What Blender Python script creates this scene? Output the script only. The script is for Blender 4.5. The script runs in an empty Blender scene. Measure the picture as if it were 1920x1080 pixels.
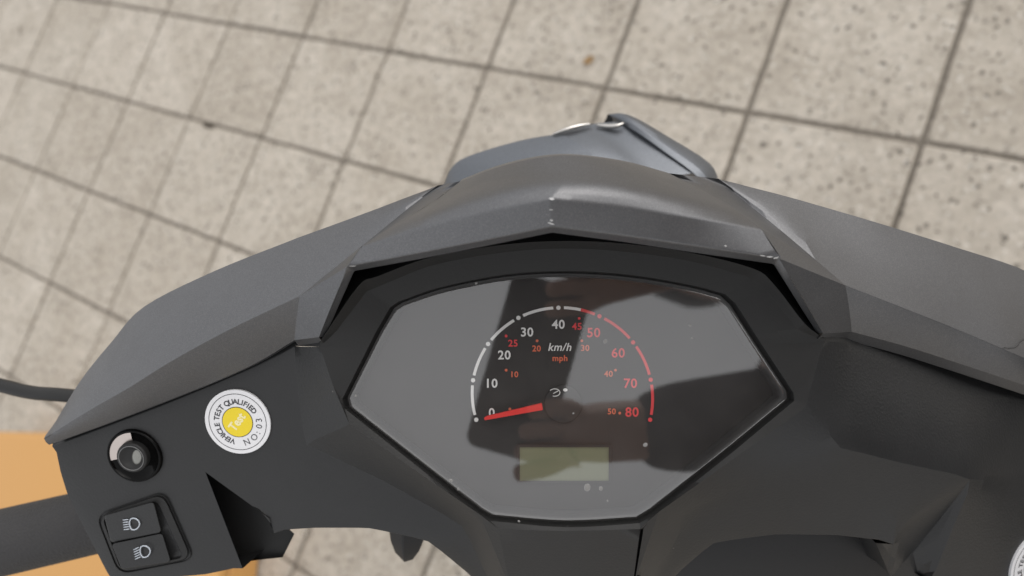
import bpy, bmesh, math, random
from mathutils import Vector, Matrix
from mathutils.bvhtree import BVHTree
random.seed(7)
SC = bpy.context.scene
COL = SC.collection

# ------------------------------------------------------------------ camera
F_PX = 1240.0            # focal length in pixels of a 1920 px wide picture
D0 = 0.30                # camera to instrument glass, metres
TILE = 0.30              # paving slab pitch
# world: X, Y along the paving joints, Z up; rows are the world axes seen from the camera
RC = Matrix(((0.85263, -0.28754, 0.43628), (0.35058, 0.93394, -0.06961), (-0.38744, 0.21230, 0.89712)))
CAM = -(RC @ Vector((-3.10190, 1.63211, -6.35680))) * TILE
cam = bpy.data.cameras.new('camera')
camo = bpy.data.objects.new('camera', cam)
COL.objects.link(camo)
SC.camera = camo
camo.matrix_world = Matrix.Translation(CAM) @ RC.to_4x4()
cam.sensor_width = 36.0
cam.lens = 36.0 * F_PX / 1920.0
cam.clip_start = 0.01
cam.clip_end = 500
cam.dof.use_dof = True
cam.dof.focus_distance = 0.302
cam.dof.aperture_fstop = 5.6

# ------------------------------------------------------------------ light
SUN_AZ, SUN_EL = math.radians(25), math.radians(40)
world = bpy.data.worlds.new('World')
SC.world = world
world.use_nodes = True
wn = world.node_tree
bg = wn.nodes['Background']
sky = wn.nodes.new('ShaderNodeTexSky')
sky.sky_type = 'NISHITA'
sky.sun_disc = False
sky.sun_elevation = SUN_EL
sky.sun_rotation = SUN_AZ
sky.air_density = 1.0
sky.dust_density = 7.0
sky.ozone_density = 1.0
hsv = wn.nodes.new('ShaderNodeHueSaturation')      # overcast: nearly grey sky
hsv.inputs['Saturation'].default_value = 0.32
wn.links.new(sky.outputs[0], hsv.inputs['Color'])
cloud = wn.nodes.new('ShaderNodeMix')               # an even cloud layer over the clear sky
cloud.data_type = 'RGBA'
cloud.inputs[0].default_value = 0.68
wn.links.new(hsv.outputs[0], cloud.inputs[6])
cloud.inputs[7].default_value = (7.75, 7.75, 7.8, 1)
wn.links.new(cloud.outputs[2], bg.inputs['Color'])
bg.inputs['Strength'].default_value = 0.15
sun = bpy.data.lights.new('sun', 'SUN')
sun.energy = 0.7
sun.angle = math.radians(60)
sun.color = (1.0, 0.965, 0.92)
suno = bpy.data.objects.new('sun', sun)
COL.objects.link(suno)
sdir = Vector((math.sin(SUN_AZ) * math.cos(SUN_EL), math.cos(SUN_AZ) * math.cos(SUN_EL), math.sin(SUN_EL)))
suno.rotation_euler = sdir.to_track_quat('Z', 'Y').to_euler()
SC.view_settings.view_transform = 'Standard'
SC.view_settings.look = 'None'
SC.view_settings.gamma = 1.0
SC.view_settings.use_curve_mapping = False
SC.view_settings.exposure = 0.0

# ------------------------------------------------------------------ frames
# scooter drawing frame: x right, y forward, z out of the instrument glass (z = 0)
S2W = Matrix.Translation(CAM) @ RC.to_4x4() @ Matrix.Translation((0, 0, -D0))
BASE = Vector((CAM.x + 0.05, CAM.y + 0.22, 0.0))    # where the scooter stands


def P(px, py, z=0.0):
    k = (D0 - z) / F_PX
    return Vector(((px - 960.0) * k, (540.0 - py) * k, z))


def to_world(p):
    return S2W @ p


def ground_pt(px, py, h=0.0):
    d = RC @ Vector(((px - 960) / F_PX, (540 - py) / F_PX, -1.0))
    t = (h - CAM.z) / d.z
    return CAM + d * t


# ------------------------------------------------------------------ materials
def mat(name):
    m = bpy.data.materials.new(name)
    m.use_nodes = True
    nt = m.node_tree
    return m, nt, nt.nodes['Principled BSDF']


def lk(nt, a, b):
    nt.links.new(a, b)


def coords(nt, scale=1.0):
    tc = nt.nodes.new('ShaderNodeTexCoord')
    mp = nt.nodes.new('ShaderNodeMapping')
    mp.inputs['Scale'].default_value = (scale,) * 3
    lk(nt, tc.outputs['Object'], mp.inputs['Vector'])
    return mp.outputs['Vector']


def noise(nt, vec, scale, detail=3, rough=0.55):
    n = nt.nodes.new('ShaderNodeTexNoise')
    n.inputs['Scale'].default_value = scale
    n.inputs['Detail'].default_value = detail
    n.inputs['Roughness'].default_value = rough
    lk(nt, vec, n.inputs['Vector'])
    return n


def ramp(nt, fac, stops):
    r = nt.nodes.new('ShaderNodeValToRGB')
    while len(r.color_ramp.elements) < len(stops):
        r.color_ramp.elements.new(0.5)
    for e, (p, c) in zip(r.color_ramp.elements, stops):
        e.position = p
        e.color = (*c, 1) if len(c) == 3 else c
    lk(nt, fac, r.inputs['Fac'])
    return r


def bump(nt, h, strength, dist, b, prev=None):
    n = nt.nodes.new('ShaderNodeBump')
    n.inputs['Strength'].default_value = strength
    n.inputs['Distance'].default_value = dist
    lk(nt, h, n.inputs['Height'])
    if prev is not None:
        lk(nt, prev, n.inputs['Normal'])
    if b is not None:
        lk(nt, n.outputs[0], b.inputs['Normal'])
    return n.outputs[0]


def mixc(nt, fac, a, b, mode='MIX'):
    n = nt.nodes.new('ShaderNodeMix')
    n.data_type = 'RGBA'
    n.blend_type = mode
    for s, v in ((0, fac), (6, a), (7, b)):
        if hasattr(v, 'links') or hasattr(v, 'is_output'):
            lk(nt, v, n.inputs[s])
        else:
            n.inputs[s].default_value = v if s == 0 else (*v, 1)
    return n.outputs[2]


def simple(name, col, rough=0.5, metal=0.0, spec=0.5, coat=0.0, emit=None):
    m, nt, b = mat(name)
    b.inputs['Base Color'].default_value = (*col, 1)
    b.inputs['Roughness'].default_value = rough
    b.inputs['Metallic'].default_value = metal
    b.inputs['Specular IOR Level'].default_value = spec
    b.inputs['Coat Weight'].default_value = coat
    return m


def paint_mat(name='graphite_metallic_paint', tint=(1, 1, 1), metal=0.8, r0=0.37, r1=0.48):
    m, nt, b = mat(name)
    v = coords(nt)
    fl = nt.nodes.new('ShaderNodeTexVoronoi')
    fl.inputs['Scale'].default_value = 4200
    lk(nt, v, fl.inputs['Vector'])
    big = noise(nt, v, 40, 4)
    c = ramp(nt, fl.outputs['Color'], [(q_, tuple(l_ * t_ for t_ in tint)) for q_, l_ in ((0.0, 0.130), (0.6, 0.156), (1.0, 0.21))])
    lk(nt, c.outputs[0], b.inputs['Base Color'])
    b.inputs['Metallic'].default_value = metal
    r = ramp(nt, big.outputs[0], [(0.3, (r0,) * 3), (0.7, (r1,) * 3)])
    lk(nt, r.outputs[0], b.inputs['Roughness'])
    b.inputs['Specular IOR Level'].default_value = 0.45
    n2 = noise(nt, v, 900, 2)
    bump(nt, n2.outputs[0], 0.02, 0.0004, b)
    return m


def plastic_mat(name, col, grain, rough=0.5, spec=0.4, dust=0.0):
    m, nt, b = mat(name)
    v = coords(nt)
    n1 = noise(nt, v, 14, 5, 0.6)
    c = ramp(nt, n1.outputs[0], [(0.25, tuple(x * 0.85 for x in col)), (0.75, tuple(x * 1.2 for x in col))])
    out = c.outputs[0]
    if dust:
        sp = nt.nodes.new('ShaderNodeTexVoronoi')
        sp.inputs['Scale'].default_value = 95
        sp.inputs['Randomness'].default_value = 1.0
        lk(nt, v, sp.inputs['Vector'])
        gate = noise(nt, v, 22, 2)
        sr = ramp(nt, sp.outputs['Distance'], [(0.02, (1,) * 3), (0.045, (0,) * 3)])
        gr = ramp(nt, gate.outputs[0], [(0.52, (0,) * 3), (0.62, (1,) * 3)])
        mu = nt.nodes.new('ShaderNodeMath')
        mu.operation = 'MULTIPLY'
        lk(nt, sr.outputs[0], mu.inputs[0])
        lk(nt, gr.outputs[0], mu.inputs[1])
        mu2 = nt.nodes.new('ShaderNodeMath')
        mu2.operation = 'MULTIPLY'
        lk(nt, mu.outputs[0], mu2.inputs[0])
        mu2.inputs[1].default_value = dust
        out = mixc(nt, mu2.outputs[0], out, (0.35, 0.33, 0.30))
    lk(nt, out, b.inputs['Base Color'])
    r = ramp(nt, n1.outputs[0], [(0.3, (rough - 0.05,) * 3), (0.7, (rough + 0.06,) * 3)])
    lk(nt, r.outputs[0], b.inputs['Roughness'])
    b.inputs['Specular IOR Level'].default_value = spec
    if grain:
        g = nt.nodes.new('ShaderNodeTexVoronoi')
        g.inputs['Scale'].default_value = 800
        lk(nt, v, g.inputs['Vector'])
        n2 = noise(nt, v, 700, 3)
        p = bump(nt, g.outputs['Distance'], grain, 0.0005, None)
        bump(nt, n2.outputs[0], grain, 0.0005, b, p)
    return m


def slab_mat(name, brick=False):
    m, nt, b = mat(name)
    geo = nt.nodes.new('ShaderNodeNewGeometry')
    v = geo.outputs['Position']
    oi = nt.nodes.new('ShaderNodeObjectInfo')
    base = noise(nt, v, 9, 6, 0.62)
    c = ramp(nt, base.outputs[0], [(0.25, (0.37, 0.33, 0.278)), (0.5, (0.445, 0.402, 0.345)), (0.78, (0.515, 0.47, 0.41))]).outputs[0]
    mm = noise(nt, v, 48, 4, 0.6)
    mr = ramp(nt, mm.outputs[0], [(0.28, (0.80, 0.795, 0.785)), (0.5, (1.02, 1.02, 1.02)), (0.72, (1.2, 1.2, 1.2))])
    c = mixc(nt, 1.0, c, mr.outputs[0], 'MULTIPLY')
    # light and dark aggregate pebbles
    for sc, lo, hi, colr, g0, g1, amt in ((66, 0.16, 0.33, (0.085, 0.078, 0.066), 0.38, 0.56, 0.90),
                                     (85, 0.14, 0.40, (0.66, 0.625, 0.57), 0.46, 0.68, 0.75),
                                     (150, 0.14, 0.30, (0.10, 0.092, 0.08), 0.50, 0.60, 0.7)):
        n0 = noise(nt, v, sc * 0.9, 2)
        vm = nt.nodes.new('ShaderNodeVectorMath')
        vm.operation = 'MULTIPLY_ADD'
        lk(nt, n0.outputs['Color'], vm.inputs[0])
        vm.inputs[1].default_value = (0.022,) * 3
        lk(nt, v, vm.inputs[2])
        vo = nt.nodes.new('ShaderNodeTexVoronoi')
        vo.inputs['Scale'].default_value = sc
        lk(nt, vm.outputs[0], vo.inputs['Vector'])
        a = ramp(nt, vo.outputs['Distance'], [(lo, (1,) * 3), (hi, (0,) * 3)])
        sep = nt.nodes.new('ShaderNodeSeparateColor')
        lk(nt, vo.outputs['Color'], sep.inputs[0])
        gg = ramp(nt, sep.outputs[0], [(g0, (0,) * 3), (g1, (1,) * 3)])
        mu = nt.nodes.new('ShaderNodeMath')
        mu.operation = 'MULTIPLY'
        lk(nt, a.outputs[0], mu.inputs[0])
        lk(nt, gg.outputs[0], mu.inputs[1])
        mu2 = nt.nodes.new('ShaderNodeMath')
        mu2.operation = 'MULTIPLY'
        lk(nt, mu.outputs[0], mu2.inputs[0])
        mu2.inputs[1].default_value = amt
        c = mixc(nt, mu2.outputs[0], c, colr)
    # worn dirty patches
    st = noise(nt, v, 3.2, 5, 0.6)
    sr = ramp(nt, st.outputs[0], [(0.35, (0.91, 0.90, 0.885)), (0.6, (1.0, 1.0, 1.0))])
    c = mixc(nt, 1.0, c, sr.outputs[0], 'MULTIPLY')
    rr = ramp(nt, oi.outputs['Random'], [(0.0, (0.94, 0.935, 0.925)), (0.5, (0.98, 0.98, 0.975)), (1.0, (1.03, 1.03, 1.03))])
    c = mixc(nt, 1.0, c, rr.outputs[0], 'MULTIPLY')
    if brick:
        sep = nt.nodes.new('ShaderNodeSeparateXYZ')
        lk(nt, v, sep.inputs[0])
        edges = []
        for k in (0, 1):
            pp = nt.nodes.new('ShaderNodeMath')
            pp.operation = 'PINGPONG'
            lk(nt, sep.outputs[k], pp.inputs[0])
            pp.inputs[1].default_value = TILE / 2
            edges.append(pp.outputs[0])
        mn = nt.nodes.new('ShaderNodeMath')
        mn.operation = 'MINIMUM'
        lk(nt, edges[0], mn.inputs[0])
        lk(nt, edges[1], mn.inputs[1])
        jr = ramp(nt, mn.outputs[0], [(0.0055, (1,) * 3), (0.0075, (0,) * 3)])
        sand = noise(nt, v, 160, 4)
        sc_ = ramp(nt, sand.outputs[0], [(0.3, (0.11, 0.096, 0.078)), (0.7, (0.24, 0.21, 0.175))])
        c = mixc(nt, jr.outputs[0], c, sc_.outputs[0])
    lk(nt, c, b.inputs['Base Color'])
    b.inputs['Roughness'].default_value = 0.85
    b.inputs['Specular IOR Level'].default_value = 0.25
    bn = noise(nt, v, 120, 5, 0.65)
    bump(nt, bn.outputs[0], 0.5, 0.003, b)
    return m


def glass_mat():
    m = bpy.data.materials.new('clear_instrument_glass')
    m.use_nodes = True
    nt = m.node_tree
    nt.nodes.clear()
    out = nt.nodes.new('ShaderNodeOutputMaterial')
    tr = nt.nodes.new('ShaderNodeBsdfTransparent')
    tr.inputs[0].default_value = (0.93, 0.93, 0.93, 1)
    gl = nt.nodes.new('ShaderNodeBsdfGlossy')
    gl.inputs['Roughness'].default_value = 0.03
    lw = nt.nodes.new('ShaderNodeLayerWeight')           # the same reflectance from both sides of the pane
    lw.inputs['Blend'].default_value = 0.5
    pw = nt.nodes.new('ShaderNodeMath')
    pw.operation = 'POWER'
    lk(nt, lw.outputs['Facing'], pw.inputs[0])
    pw.inputs[1].default_value = 4.0
    fr = nt.nodes.new('ShaderNodeMath')
    fr.operation = 'MULTIPLY_ADD'
    lk(nt, pw.outputs[0], fr.inputs[0])
    fr.inputs[1].default_value = 0.8
    fr.inputs[2].default_value = 0.185
    mx = nt.nodes.new('ShaderNodeMixShader')
    lk(nt, fr.outputs[0], mx.inputs[0])
    lk(nt, tr.outputs[0], mx.inputs[1])
    lk(nt, gl.outputs[0], mx.inputs[2])
    df = nt.nodes.new('ShaderNodeBsdfDiffuse')            # thin film of dust
    df.inputs[0].default_value = (0.8, 0.74, 0.70, 1)
    v = coords(nt)
    dn = noise(nt, v, 60, 5, 0.6)
    dr = ramp(nt, dn.outputs[0], [(0.3, (0.010,) * 3), (0.75, (0.024,) * 3)])
    m2 = nt.nodes.new('ShaderNodeMixShader')
    lk(nt, dr.outputs[0], m2.inputs[0])
    lk(nt, mx.outputs[0], m2.inputs[1])
    lk(nt, df.outputs[0], m2.inputs[2])
    lk(nt, m2.outputs[0], out.inputs[0])
    return m


M = dict(
    paint=paint_mat(tint=(0.97, 0.98, 1.02)),
    nose=paint_mat('blue_grey_nose_paint', (1.02, 1.09, 1.20), 0.75, 0.36, 0.46),
    void=simple('black_inside', (0.008, 0.008, 0.008), 0.7, 0, 0.2),
    plastic=plastic_mat('black_grained_plastic', (0.0195, 0.0198, 0.0205), 0.12, 0.40, 0.42, 0.6),
    bezel=plastic_mat('satin_black_plastic', (0.016, 0.016, 0.016), 0.08, 0.48, 0.35, 0.3),
    rubber=plastic_mat('dark_grey_rubber', (0.036, 0.035, 0.036), 0.8, 0.6, 0.35),
    inner=plastic_mat('inner_black_plastic', (0.022, 0.022, 0.023), 0.1, 0.55, 0.3),
    slab=slab_mat('aggregate_concrete_slab'),
    bed=slab_mat('slab_paving_with_sand_joints', True),
    glass=glass_mat(),
    dial=simple('dial_black', (0.016, 0.014, 0.014), 0.6),
    white=simple('print_white', (0.88, 0.87, 0.86), 0.6),
    red=simple('print_red', (0.85, 0.06, 0.07), 0.6),
    orange=simple('print_orange_red', (0.80, 0.17, 0.08), 0.6),
    needle=simple('needle_red', (0.90, 0.035, 0.03), 0.45),
    needle_dark=simple('needle_red_side', (0.45, 0.02, 0.02), 0.5),
    lcd=simple('lcd_olive', (0.185, 0.20, 0.115), 0.5),
    gloss=simple('gloss_black', (0.003, 0.003, 0.003), 0.12, 0, 0.12),
    glint_grey=simple('cap_glint_grey', (0.26, 0.26, 0.24), 0.2, 0.6, 0.6, 0.2),
    sticker=simple('sticker_white', (0.74, 0.74, 0.76), 0.45),
    yellow=simple('sticker_yellow', (0.80, 0.62, 0.02), 0.45),
    ink=simple('sticker_ink', (0.04, 0.04, 0.045), 0.5),
    cream=simple('sticker_cream', (0.85, 0.78, 0.45), 0.5),
    symbol=simple('symbol_pale_grey', (0.50, 0.54, 0.60), 0.5),
    glint=simple('ring_glint_metal', (0.62, 0.55, 0.51), 0.3, 1.0),
    chrome=simple('chrome', (0.62, 0.60, 0.57), 0.25, 1.0),
    chip=simple('bare_paint_chip', (0.50, 0.50, 0.50), 0.5, 0.3),
    dust=simple('dust_grey', (0.24, 0.235, 0.23), 0.8),
    hair=simple('hair_black', (0.01, 0.01, 0.01), 0.5),
    tan=simple('orange_tan_plastic', (0.55, 0.295, 0.095), 0.5, 0, 0.4),
    tyre=simple('tyre_black', (0.02, 0.02, 0.02), 0.8),
    jacket=simple('dark_jacket', (0.012, 0.013, 0.018), 0.9, 0, 0.1),
    skin=simple('skin', (0.30, 0.17, 0.125), 0.5),
    phone=simple('phone_black', (0.010, 0.008, 0.008), 0.3),
)


# ------------------------------------------------------------------ mesh helpers
def empty(name, loc):
    o = bpy.data.objects.new(name, None)
    COL.objects.link(o)
    o.location = loc
    o.empty_display_size = 0.1
    return o


def tag(o, label=None, cat=None, group=None, kind=None):
    for k, v in (('label', label), ('category', cat), ('group', group), ('kind', kind)):
        if v:
            o[k] = v
    return o


class MB:
    """collects faces given in the scooter drawing frame"""

    def __init__(self):
        self.bm = bmesh.new()

    def v(self, p):
        return self.bm.verts.new(p)

    def face(self, pts):
        try:
            return self.bm.faces.new([self.v(p) for p in pts])
        except ValueError:
            return None

    def grid(self, g, smooth=True, close=False):
        vs = [[self.v(p) for p in r] for r in g]
        n = len(vs[0])
        for a, b in zip(vs, vs[1:]):
            for i in range(n if close else n - 1):
                j = (i + 1) % n
                f = self.bm.faces.new((a[i], a[j], b[j], b[i]))
                f.smooth = smooth
        return vs

    def prism(self, pts, depth_vec, smooth=False):
        a = [self.v(p) for p in pts]
        b = [self.v(p + depth_vec) for p in pts]
        self.bm.faces.new(a)
        self.bm.faces.new(list(reversed(b)))
        n = len(a)
        for i in range(n):
            self.bm.faces.new((a[i], b[i], b[(i + 1) % n], a[(i + 1) % n]))

    def tube(self, path, rad, seg=12, cap=True):
        rings = []
        up = Vector((0.13, 0.31, 0.94))
        n = len(path)
        for i, p in enumerate(path):
            t = (path[min(i + 1, n - 1)] - path[max(i - 1, 0)]).normalized()
            a = t.cross(up).normalized()
            b = a.cross(t)
            r = rad[i] if isinstance(rad, (list, tuple)) else rad
            rings.append([p + (a * math.cos(q) + b * math.sin(q)) * r for q in (2 * math.pi * k / seg for k in range(seg))])
        vs = self.grid(rings, True, True)
        if cap:
            self.bm.faces.new(vs[0])
            self.bm.faces.new(vs[-1])

    def build(self, name, material, parent, world=True, bevel=0.0, angle=14, weld=2e-4, seg=3, flip=True, soften=0):
        bm = self.bm
        if weld:
            bmesh.ops.remove_doubles(bm, verts=bm.verts, dist=weld)
        for _ in range(soften):
            bmesh.ops.smooth_vert(bm, verts=[v for v in bm.verts if not v.is_boundary], factor=.5, use_axis_x=True, use_axis_y=True, use_axis_z=True)
        if world:
            off = Matrix.Translation(-BASE) @ S2W
            bmesh.ops.transform(bm, matrix=off, verts=bm.verts)
        if flip:
            bmesh.ops.recalc_face_normals(bm, faces=bm.faces)
        me = bpy.data.meshes.new(name)
        bm.to_mesh(me)
        bm.free()
        me.materials.append(material)
        o = bpy.data.objects.new(name, me)
        COL.objects.link(o)
        o.parent = parent
        if bevel:
            for p in me.polygons:
                p.use_smooth = True
            md = o.modifiers.new('bevel', 'BEVEL')
            md.width = bevel
            md.segments = seg
            md.limit_method = 'ANGLE'
            md.angle_limit = math.radians(angle)
            md.harden_normals = False
            wnm = o.modifiers.new('wn', 'WEIGHTED_NORMAL')
            wnm.keep_sharp = True
        return o


def cat(p0, p1, p2, p3, t):
    return 0.5 * ((2 * p1) + (p2 - p0) * t + (2 * p0 - 5 * p1 + 4 * p2 - p3) * t * t + (3 * p1 - p0 - 3 * p2 + p3) * t ** 3)


def smooth_line(pts, n):
    out = []
    for i in range(len(pts) - 1):
        a = pts[i - 1] if i > 0 else pts[0] * 2 - pts[1]
        d = pts[i + 2] if i + 2 < len(pts) else pts[-1] * 2 - pts[-2]
        for k in range(n):
            out.append(cat(a, pts[i], pts[i + 1], d, k / n))
    out.append(pts[-1].copy())
    return out


def lin_line(pts, n):
    out = []
    for a, b in zip(pts, pts[1:]):
        out += [a.lerp(b, k / n) for k in range(n)]
    return out + [pts[-1].copy()]


def PL(*t):
    return [P(*q) for q in t]


def mix_rows(a, b, n, bulge=0.0):
    return [[p.lerp(q, k / n) + Vector((0, 0, bulge * 4 * (k / n) * (1 - k / n))) for p, q in zip(a, b)] for k in range(n + 1)]


def drop(row, dz, inward=0.0, c=(1060, 700)):
    """the same row moved down by dz and drawn in towards the middle of the dash"""
    cc = P(c[0], c[1], 0)
    out = []
    for p in row:
        d = Vector((cc.x - p.x, cc.y - p.y, 0))
        d.normalize()
        out.append(Vector((p.x, p.y, p.z - dz)) + d * inward)
    return out


# ------------------------------------------------------------------ pavement
pave = bpy.data.objects.new('pavement', bpy.data.meshes.new('pavement'))
COL.objects.link(pave)
tag(pave, kind='structure')
bm = bmesh.new()
for x, y in ((-60, -60), (60, -60), (60, 60), (-60, 60)):
    bm.verts.new((x, y, -0.005))
bm.verts.ensure_lookup_table()
bm.faces.new(bm.verts)
bm.to_mesh(pave.data)
bm.free()
pave.data.materials.append(M['bed'])


def slab_mesh(seed):
    rnd = random.Random(seed)
    bm = bmesh.new()
    h = TILE / 2 - 0.0038
    # outline with slightly worn corners and uneven arrises
    out = []
    for cx, cy in ((1, 1), (-1, 1), (-1, -1), (1, -1)):
        w = rnd.uniform(0.003, 0.008)
        a, b = (cx * h, cy * (h - w)), (cx * (h - w), cy * h)
        out += [a, b] if cx * cy > 0 else [b, a]
    pts = []
    for i, a in enumerate(out):
        b = out[(i + 1) % 8]
        pts.append(a)
        L = math.hypot(b[0] - a[0], b[1] - a[1])
        if L > 0.1:
            for k in range(1, 6):
                t = (k + rnd.uniform(-.2, .2)) / 6
                j = rnd.uniform(-0.0012, 0.0008)
                x, y = a[0] + (b[0] - a[0]) * t, a[1] + (b[1] - a[1]) * t
                s = 1 + j / h
                pts.append((x * s, y * s))
    rings = [[(x * (1 - 0.0035 / h), y * (1 - 0.0035 / h), 0) for x, y in pts],
             [(x * (1 - 0.0008 / h), y * (1 - 0.0008 / h), -0.0022) for x, y in pts],
             [(x, y, -0.03) for x, y in pts]]
    vs = [[bm.verts.new(p) for p in r] for r in rings]
    bm.faces.new(vs[0])
    n = len(pts)
    for a, b in zip(vs, vs[1:]):
        for i in range(n):
            bm.faces.new((a[i], b[i], b[(i + 1) % n], a[(i + 1) % n]))
    me = bpy.data.meshes.new('slab')
    bm.to_mesh(me)
    bm.free()
    me.materials.append(M['slab'])
    return me


slabs = [slab_mesh(s) for s in range(5)]
for i in range(-9, 11):
    for j in range(-8, 7):
        o = bpy.data.objects.new('slab', slabs[random.randrange(5)])
        COL.objects.link(o)
        o.parent = pave
        o.location = ((i + 0.5) * TILE + random.uniform(-.001, .001), (j + 0.5) * TILE + random.uniform(-.001, .001), random.uniform(-0.0015, 0.0015))
        o.rotation_euler = (random.uniform(-.002, .002), random.uniform(-.002, .002), random.choice((0, 1, 2, 3)) * math.pi / 2)

# ------------------------------------------------------------------ scooter
scooter = empty('scooter', BASE)
tag(scooter, 'graphite grey and black scooter with round speedometer in a pointed instrument glass', 'scooter')

# ---- upper handlebar cover (painted): two wings and struts
N = 5
Lw_T = PL((95, 806, -0.027), (150, 715, -0.03), (210, 640, -0.031), (270, 575, -0.028), (400, 509, -0.02), (560, 445, -0.012))
Lw_R = PL((83, 822, -0.018), (170, 768, -0.011), (240, 728, -0.004), (320, 678, 0.003), (430, 618, 0.009), (562, 555, 0.014))
Lw_B = PL((92, 834, -0.022), (200, 795, -0.02), (300, 757, -0.0165), (400, 717, -0.0135), (480, 681, -0.01), (552, 638, -0.003))
Rw_T = PL((2130, 700, -.050), (2050, 585, -.044), (1930, 511, -.034), (1800, 466, -.022), (1640, 416, -.012), (1500, 375, -.008))
Rw_R = PL((2145, 765, -0.054), (2040, 720, -0.037), (1920, 671, -0.016), (1800, 620, -0.006), (1700, 580, 0.003), (1585, 535, 0.012))
Rw_B = PL((2135, 795, -0.06), (2030, 760, -0.043), (1920, 722, -0.0245), (1800, 682, -0.0155), (1700, 650, -0.008), (1597, 622, -0.001))
Lg = PL((562, 555, .014), (620, 508, .011), (690, 452, .006), (760, 395, -.001), (822, 348, -.008))
Li = PL((653, 499, .030), (677, 463, .029), (743, 420, .022), (813, 378, .010), (863, 340, .000))
Rg = PL((1585, 535, .012), (1530, 488, .011), (1470, 437, .006), (1410, 388, -.001), (1345, 335, -.008))
Ri = PL((1460, 484, .030), (1428, 430, .029), (1380, 394, .022), (1325, 361, .010), (1255, 325, .000))
LIP = PL((653, 499, .030), (780, 475, .036), (905, 451, .041), (1035, 425, .046), (1175, 443, .041), (1310, 462, .036), (1460, 484, .030))
CRS = PL((677, 463, .029), (785, 427, .037), (905, 398, .044), (1032, 372, .050), (1180, 389, .044), (1310, 409, .037), (1428, 430, .029))
SIL = PL((863, 340, .0), (925, 316, .012), (990, 299, .022), (1056, 291, .026), (1125, 296, .022), (1190, 307, .012), (1255, 325, .0))

mb = MB()
for T, R, B, G, tcol in ((Lw_T, Lw_R, Lw_B, Lg, [(640, 416, -.009), (705, 392, -.008), (765, 369, -.008), (822, 348, -.008)]),
                         (Rw_T, Rw_R, Rw_B, Rg, [(1452, 362, -.007), (1412, 352, -.007), (1378, 343, -.007), (1345, 335, -.008)])):
    t, r, b = smooth_line(T, N), smooth_line(R, N), smooth_line(B, N)
    mb.grid(mix_rows(r, t, 4, 0.0010))
    mb.grid(mix_rows(r, b, 4, 0.0006))
    bo = Vector((.0004, 0, -.0055)) if T is Lw_T else Vector((-.0006, -.0040, -.0060))
    mb.grid([b, [p + bo for p in b]])
    mb.grid([[p + bo for p in b], [p + bo + Vector((0, .006, -.004)) for p in b]])
    mb.grid([t, drop(t, .006, .001), drop(t, .05, .012)])
    mb.grid([[t[0], r[0], b[0]], [drop([t[0]], .006, .001)[0], drop([r[0]], .006, .001)[0], b[0] + bo]])
    # inner triangle of the upper face beside the strut
    top = [T[-1]] + PL(*tcol)
    mb.grid(mix_rows(lin_line(G, 2), lin_line(top, 2), 4, 0.0010))
    tt = lin_line(top, 2)
    mb.grid([tt, drop(tt, .006, .001), drop(tt, .05, .012)])
# strut faces
for G, I, bot in ((Lg, Li, PL((552, 638, -.003), (598, 632, .008))), (Rg, Ri, PL((1597, 622, -.001), (1543, 625, .008)))):
    mb.grid(mix_rows(lin_line(G, 2), lin_line(I, 2), 2))
    mb.grid(mix_rows(lin_line([G[0], I[0]], 2), lin_line(bot, 2), 4, 0.0006))
    bot = lin_line(bot, 2)
    bo = Vector((.0004, -.0032, -.0055)) if G is Lg else Vector((-.0006, -.0040, -.0060))
    lo = [p + bo for p in bot]
    mb.grid([bot, lo])
    mb.grid([lo, [p + Vector((0, .006, -.004)) for p in lo]])
    d0 = [G[-1], I[-1]]
    mb.grid([d0, drop(d0, .05, .01)])
cover = mb.build('handlebar_cover', M['paint'], scooter, bevel=0.0022, angle=11)

# ---- visor over the instrument (painted)
mb = MB()
lip, crs, sil = lin_line(LIP, 4), lin_line(CRS, 4), smooth_line(SIL, 4)
mb.grid(mix_rows(lip, crs, 3))
mb.grid([[lip[0], crs[0]], [lip[0] + Vector((0, 0, -.01)), crs[0] + Vector((0, 0, -.01))]])
mb.grid([[lip[-1], crs[-1]], [lip[-1] + Vector((0, 0, -.01)), crs[-1] + Vector((0, 0, -.01))]])
nu, nv = 24, 14
left, right = smooth_line(Li[1:], 5), smooth_line(Ri[1:], 5)


def samp(line, t):
    f = t * (len(line) - 1)
    i = min(int(f), len(line) - 2)
    return line[i].lerp(line[i + 1], f - i)


crs_s = []
for i in range(nu + 1):
    u = i / nu
    w_ = min(.16, u, 1 - u)
    crs_s.append(sum((samp(crs, u + w_ * (q_ / 6 - 1)) for q_ in range(13)), Vector()) / 13)
g = []
for j in range(nv + 1):
    v = j / nv
    row = []
    for i in range(nu + 1):
        u = i / nu
        kk = (1 - v) ** 3
        c0, c1, d0_, d1 = samp(crs, u) * kk + samp(crs_s, u) * (1 - kk), samp(sil, u), samp(left, v), samp(right, v)
        p = c0 * (1 - v) + c1 * v + d0_ * (1 - u) + d1 * u - (crs[0] * (1 - u) * (1 - v) + crs[-1] * u * (1 - v) + sil[0] * (1 - u) * v + sil[-1] * u * v)
        p.z += 0.006 * math.sin(math.pi * u) ** 0.6 * 4 * v * (1 - v) * 0.6
        row.append(p)
    g.append(row)
mb.grid(g)
topr = g[-1]
mb.grid([topr, [p + Vector((0, .003, -.012)) for p in topr], [p + Vector((0, .002, -.035)) for p in topr], [p + Vector((0, -.01, -.09)) for p in topr]])
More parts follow.
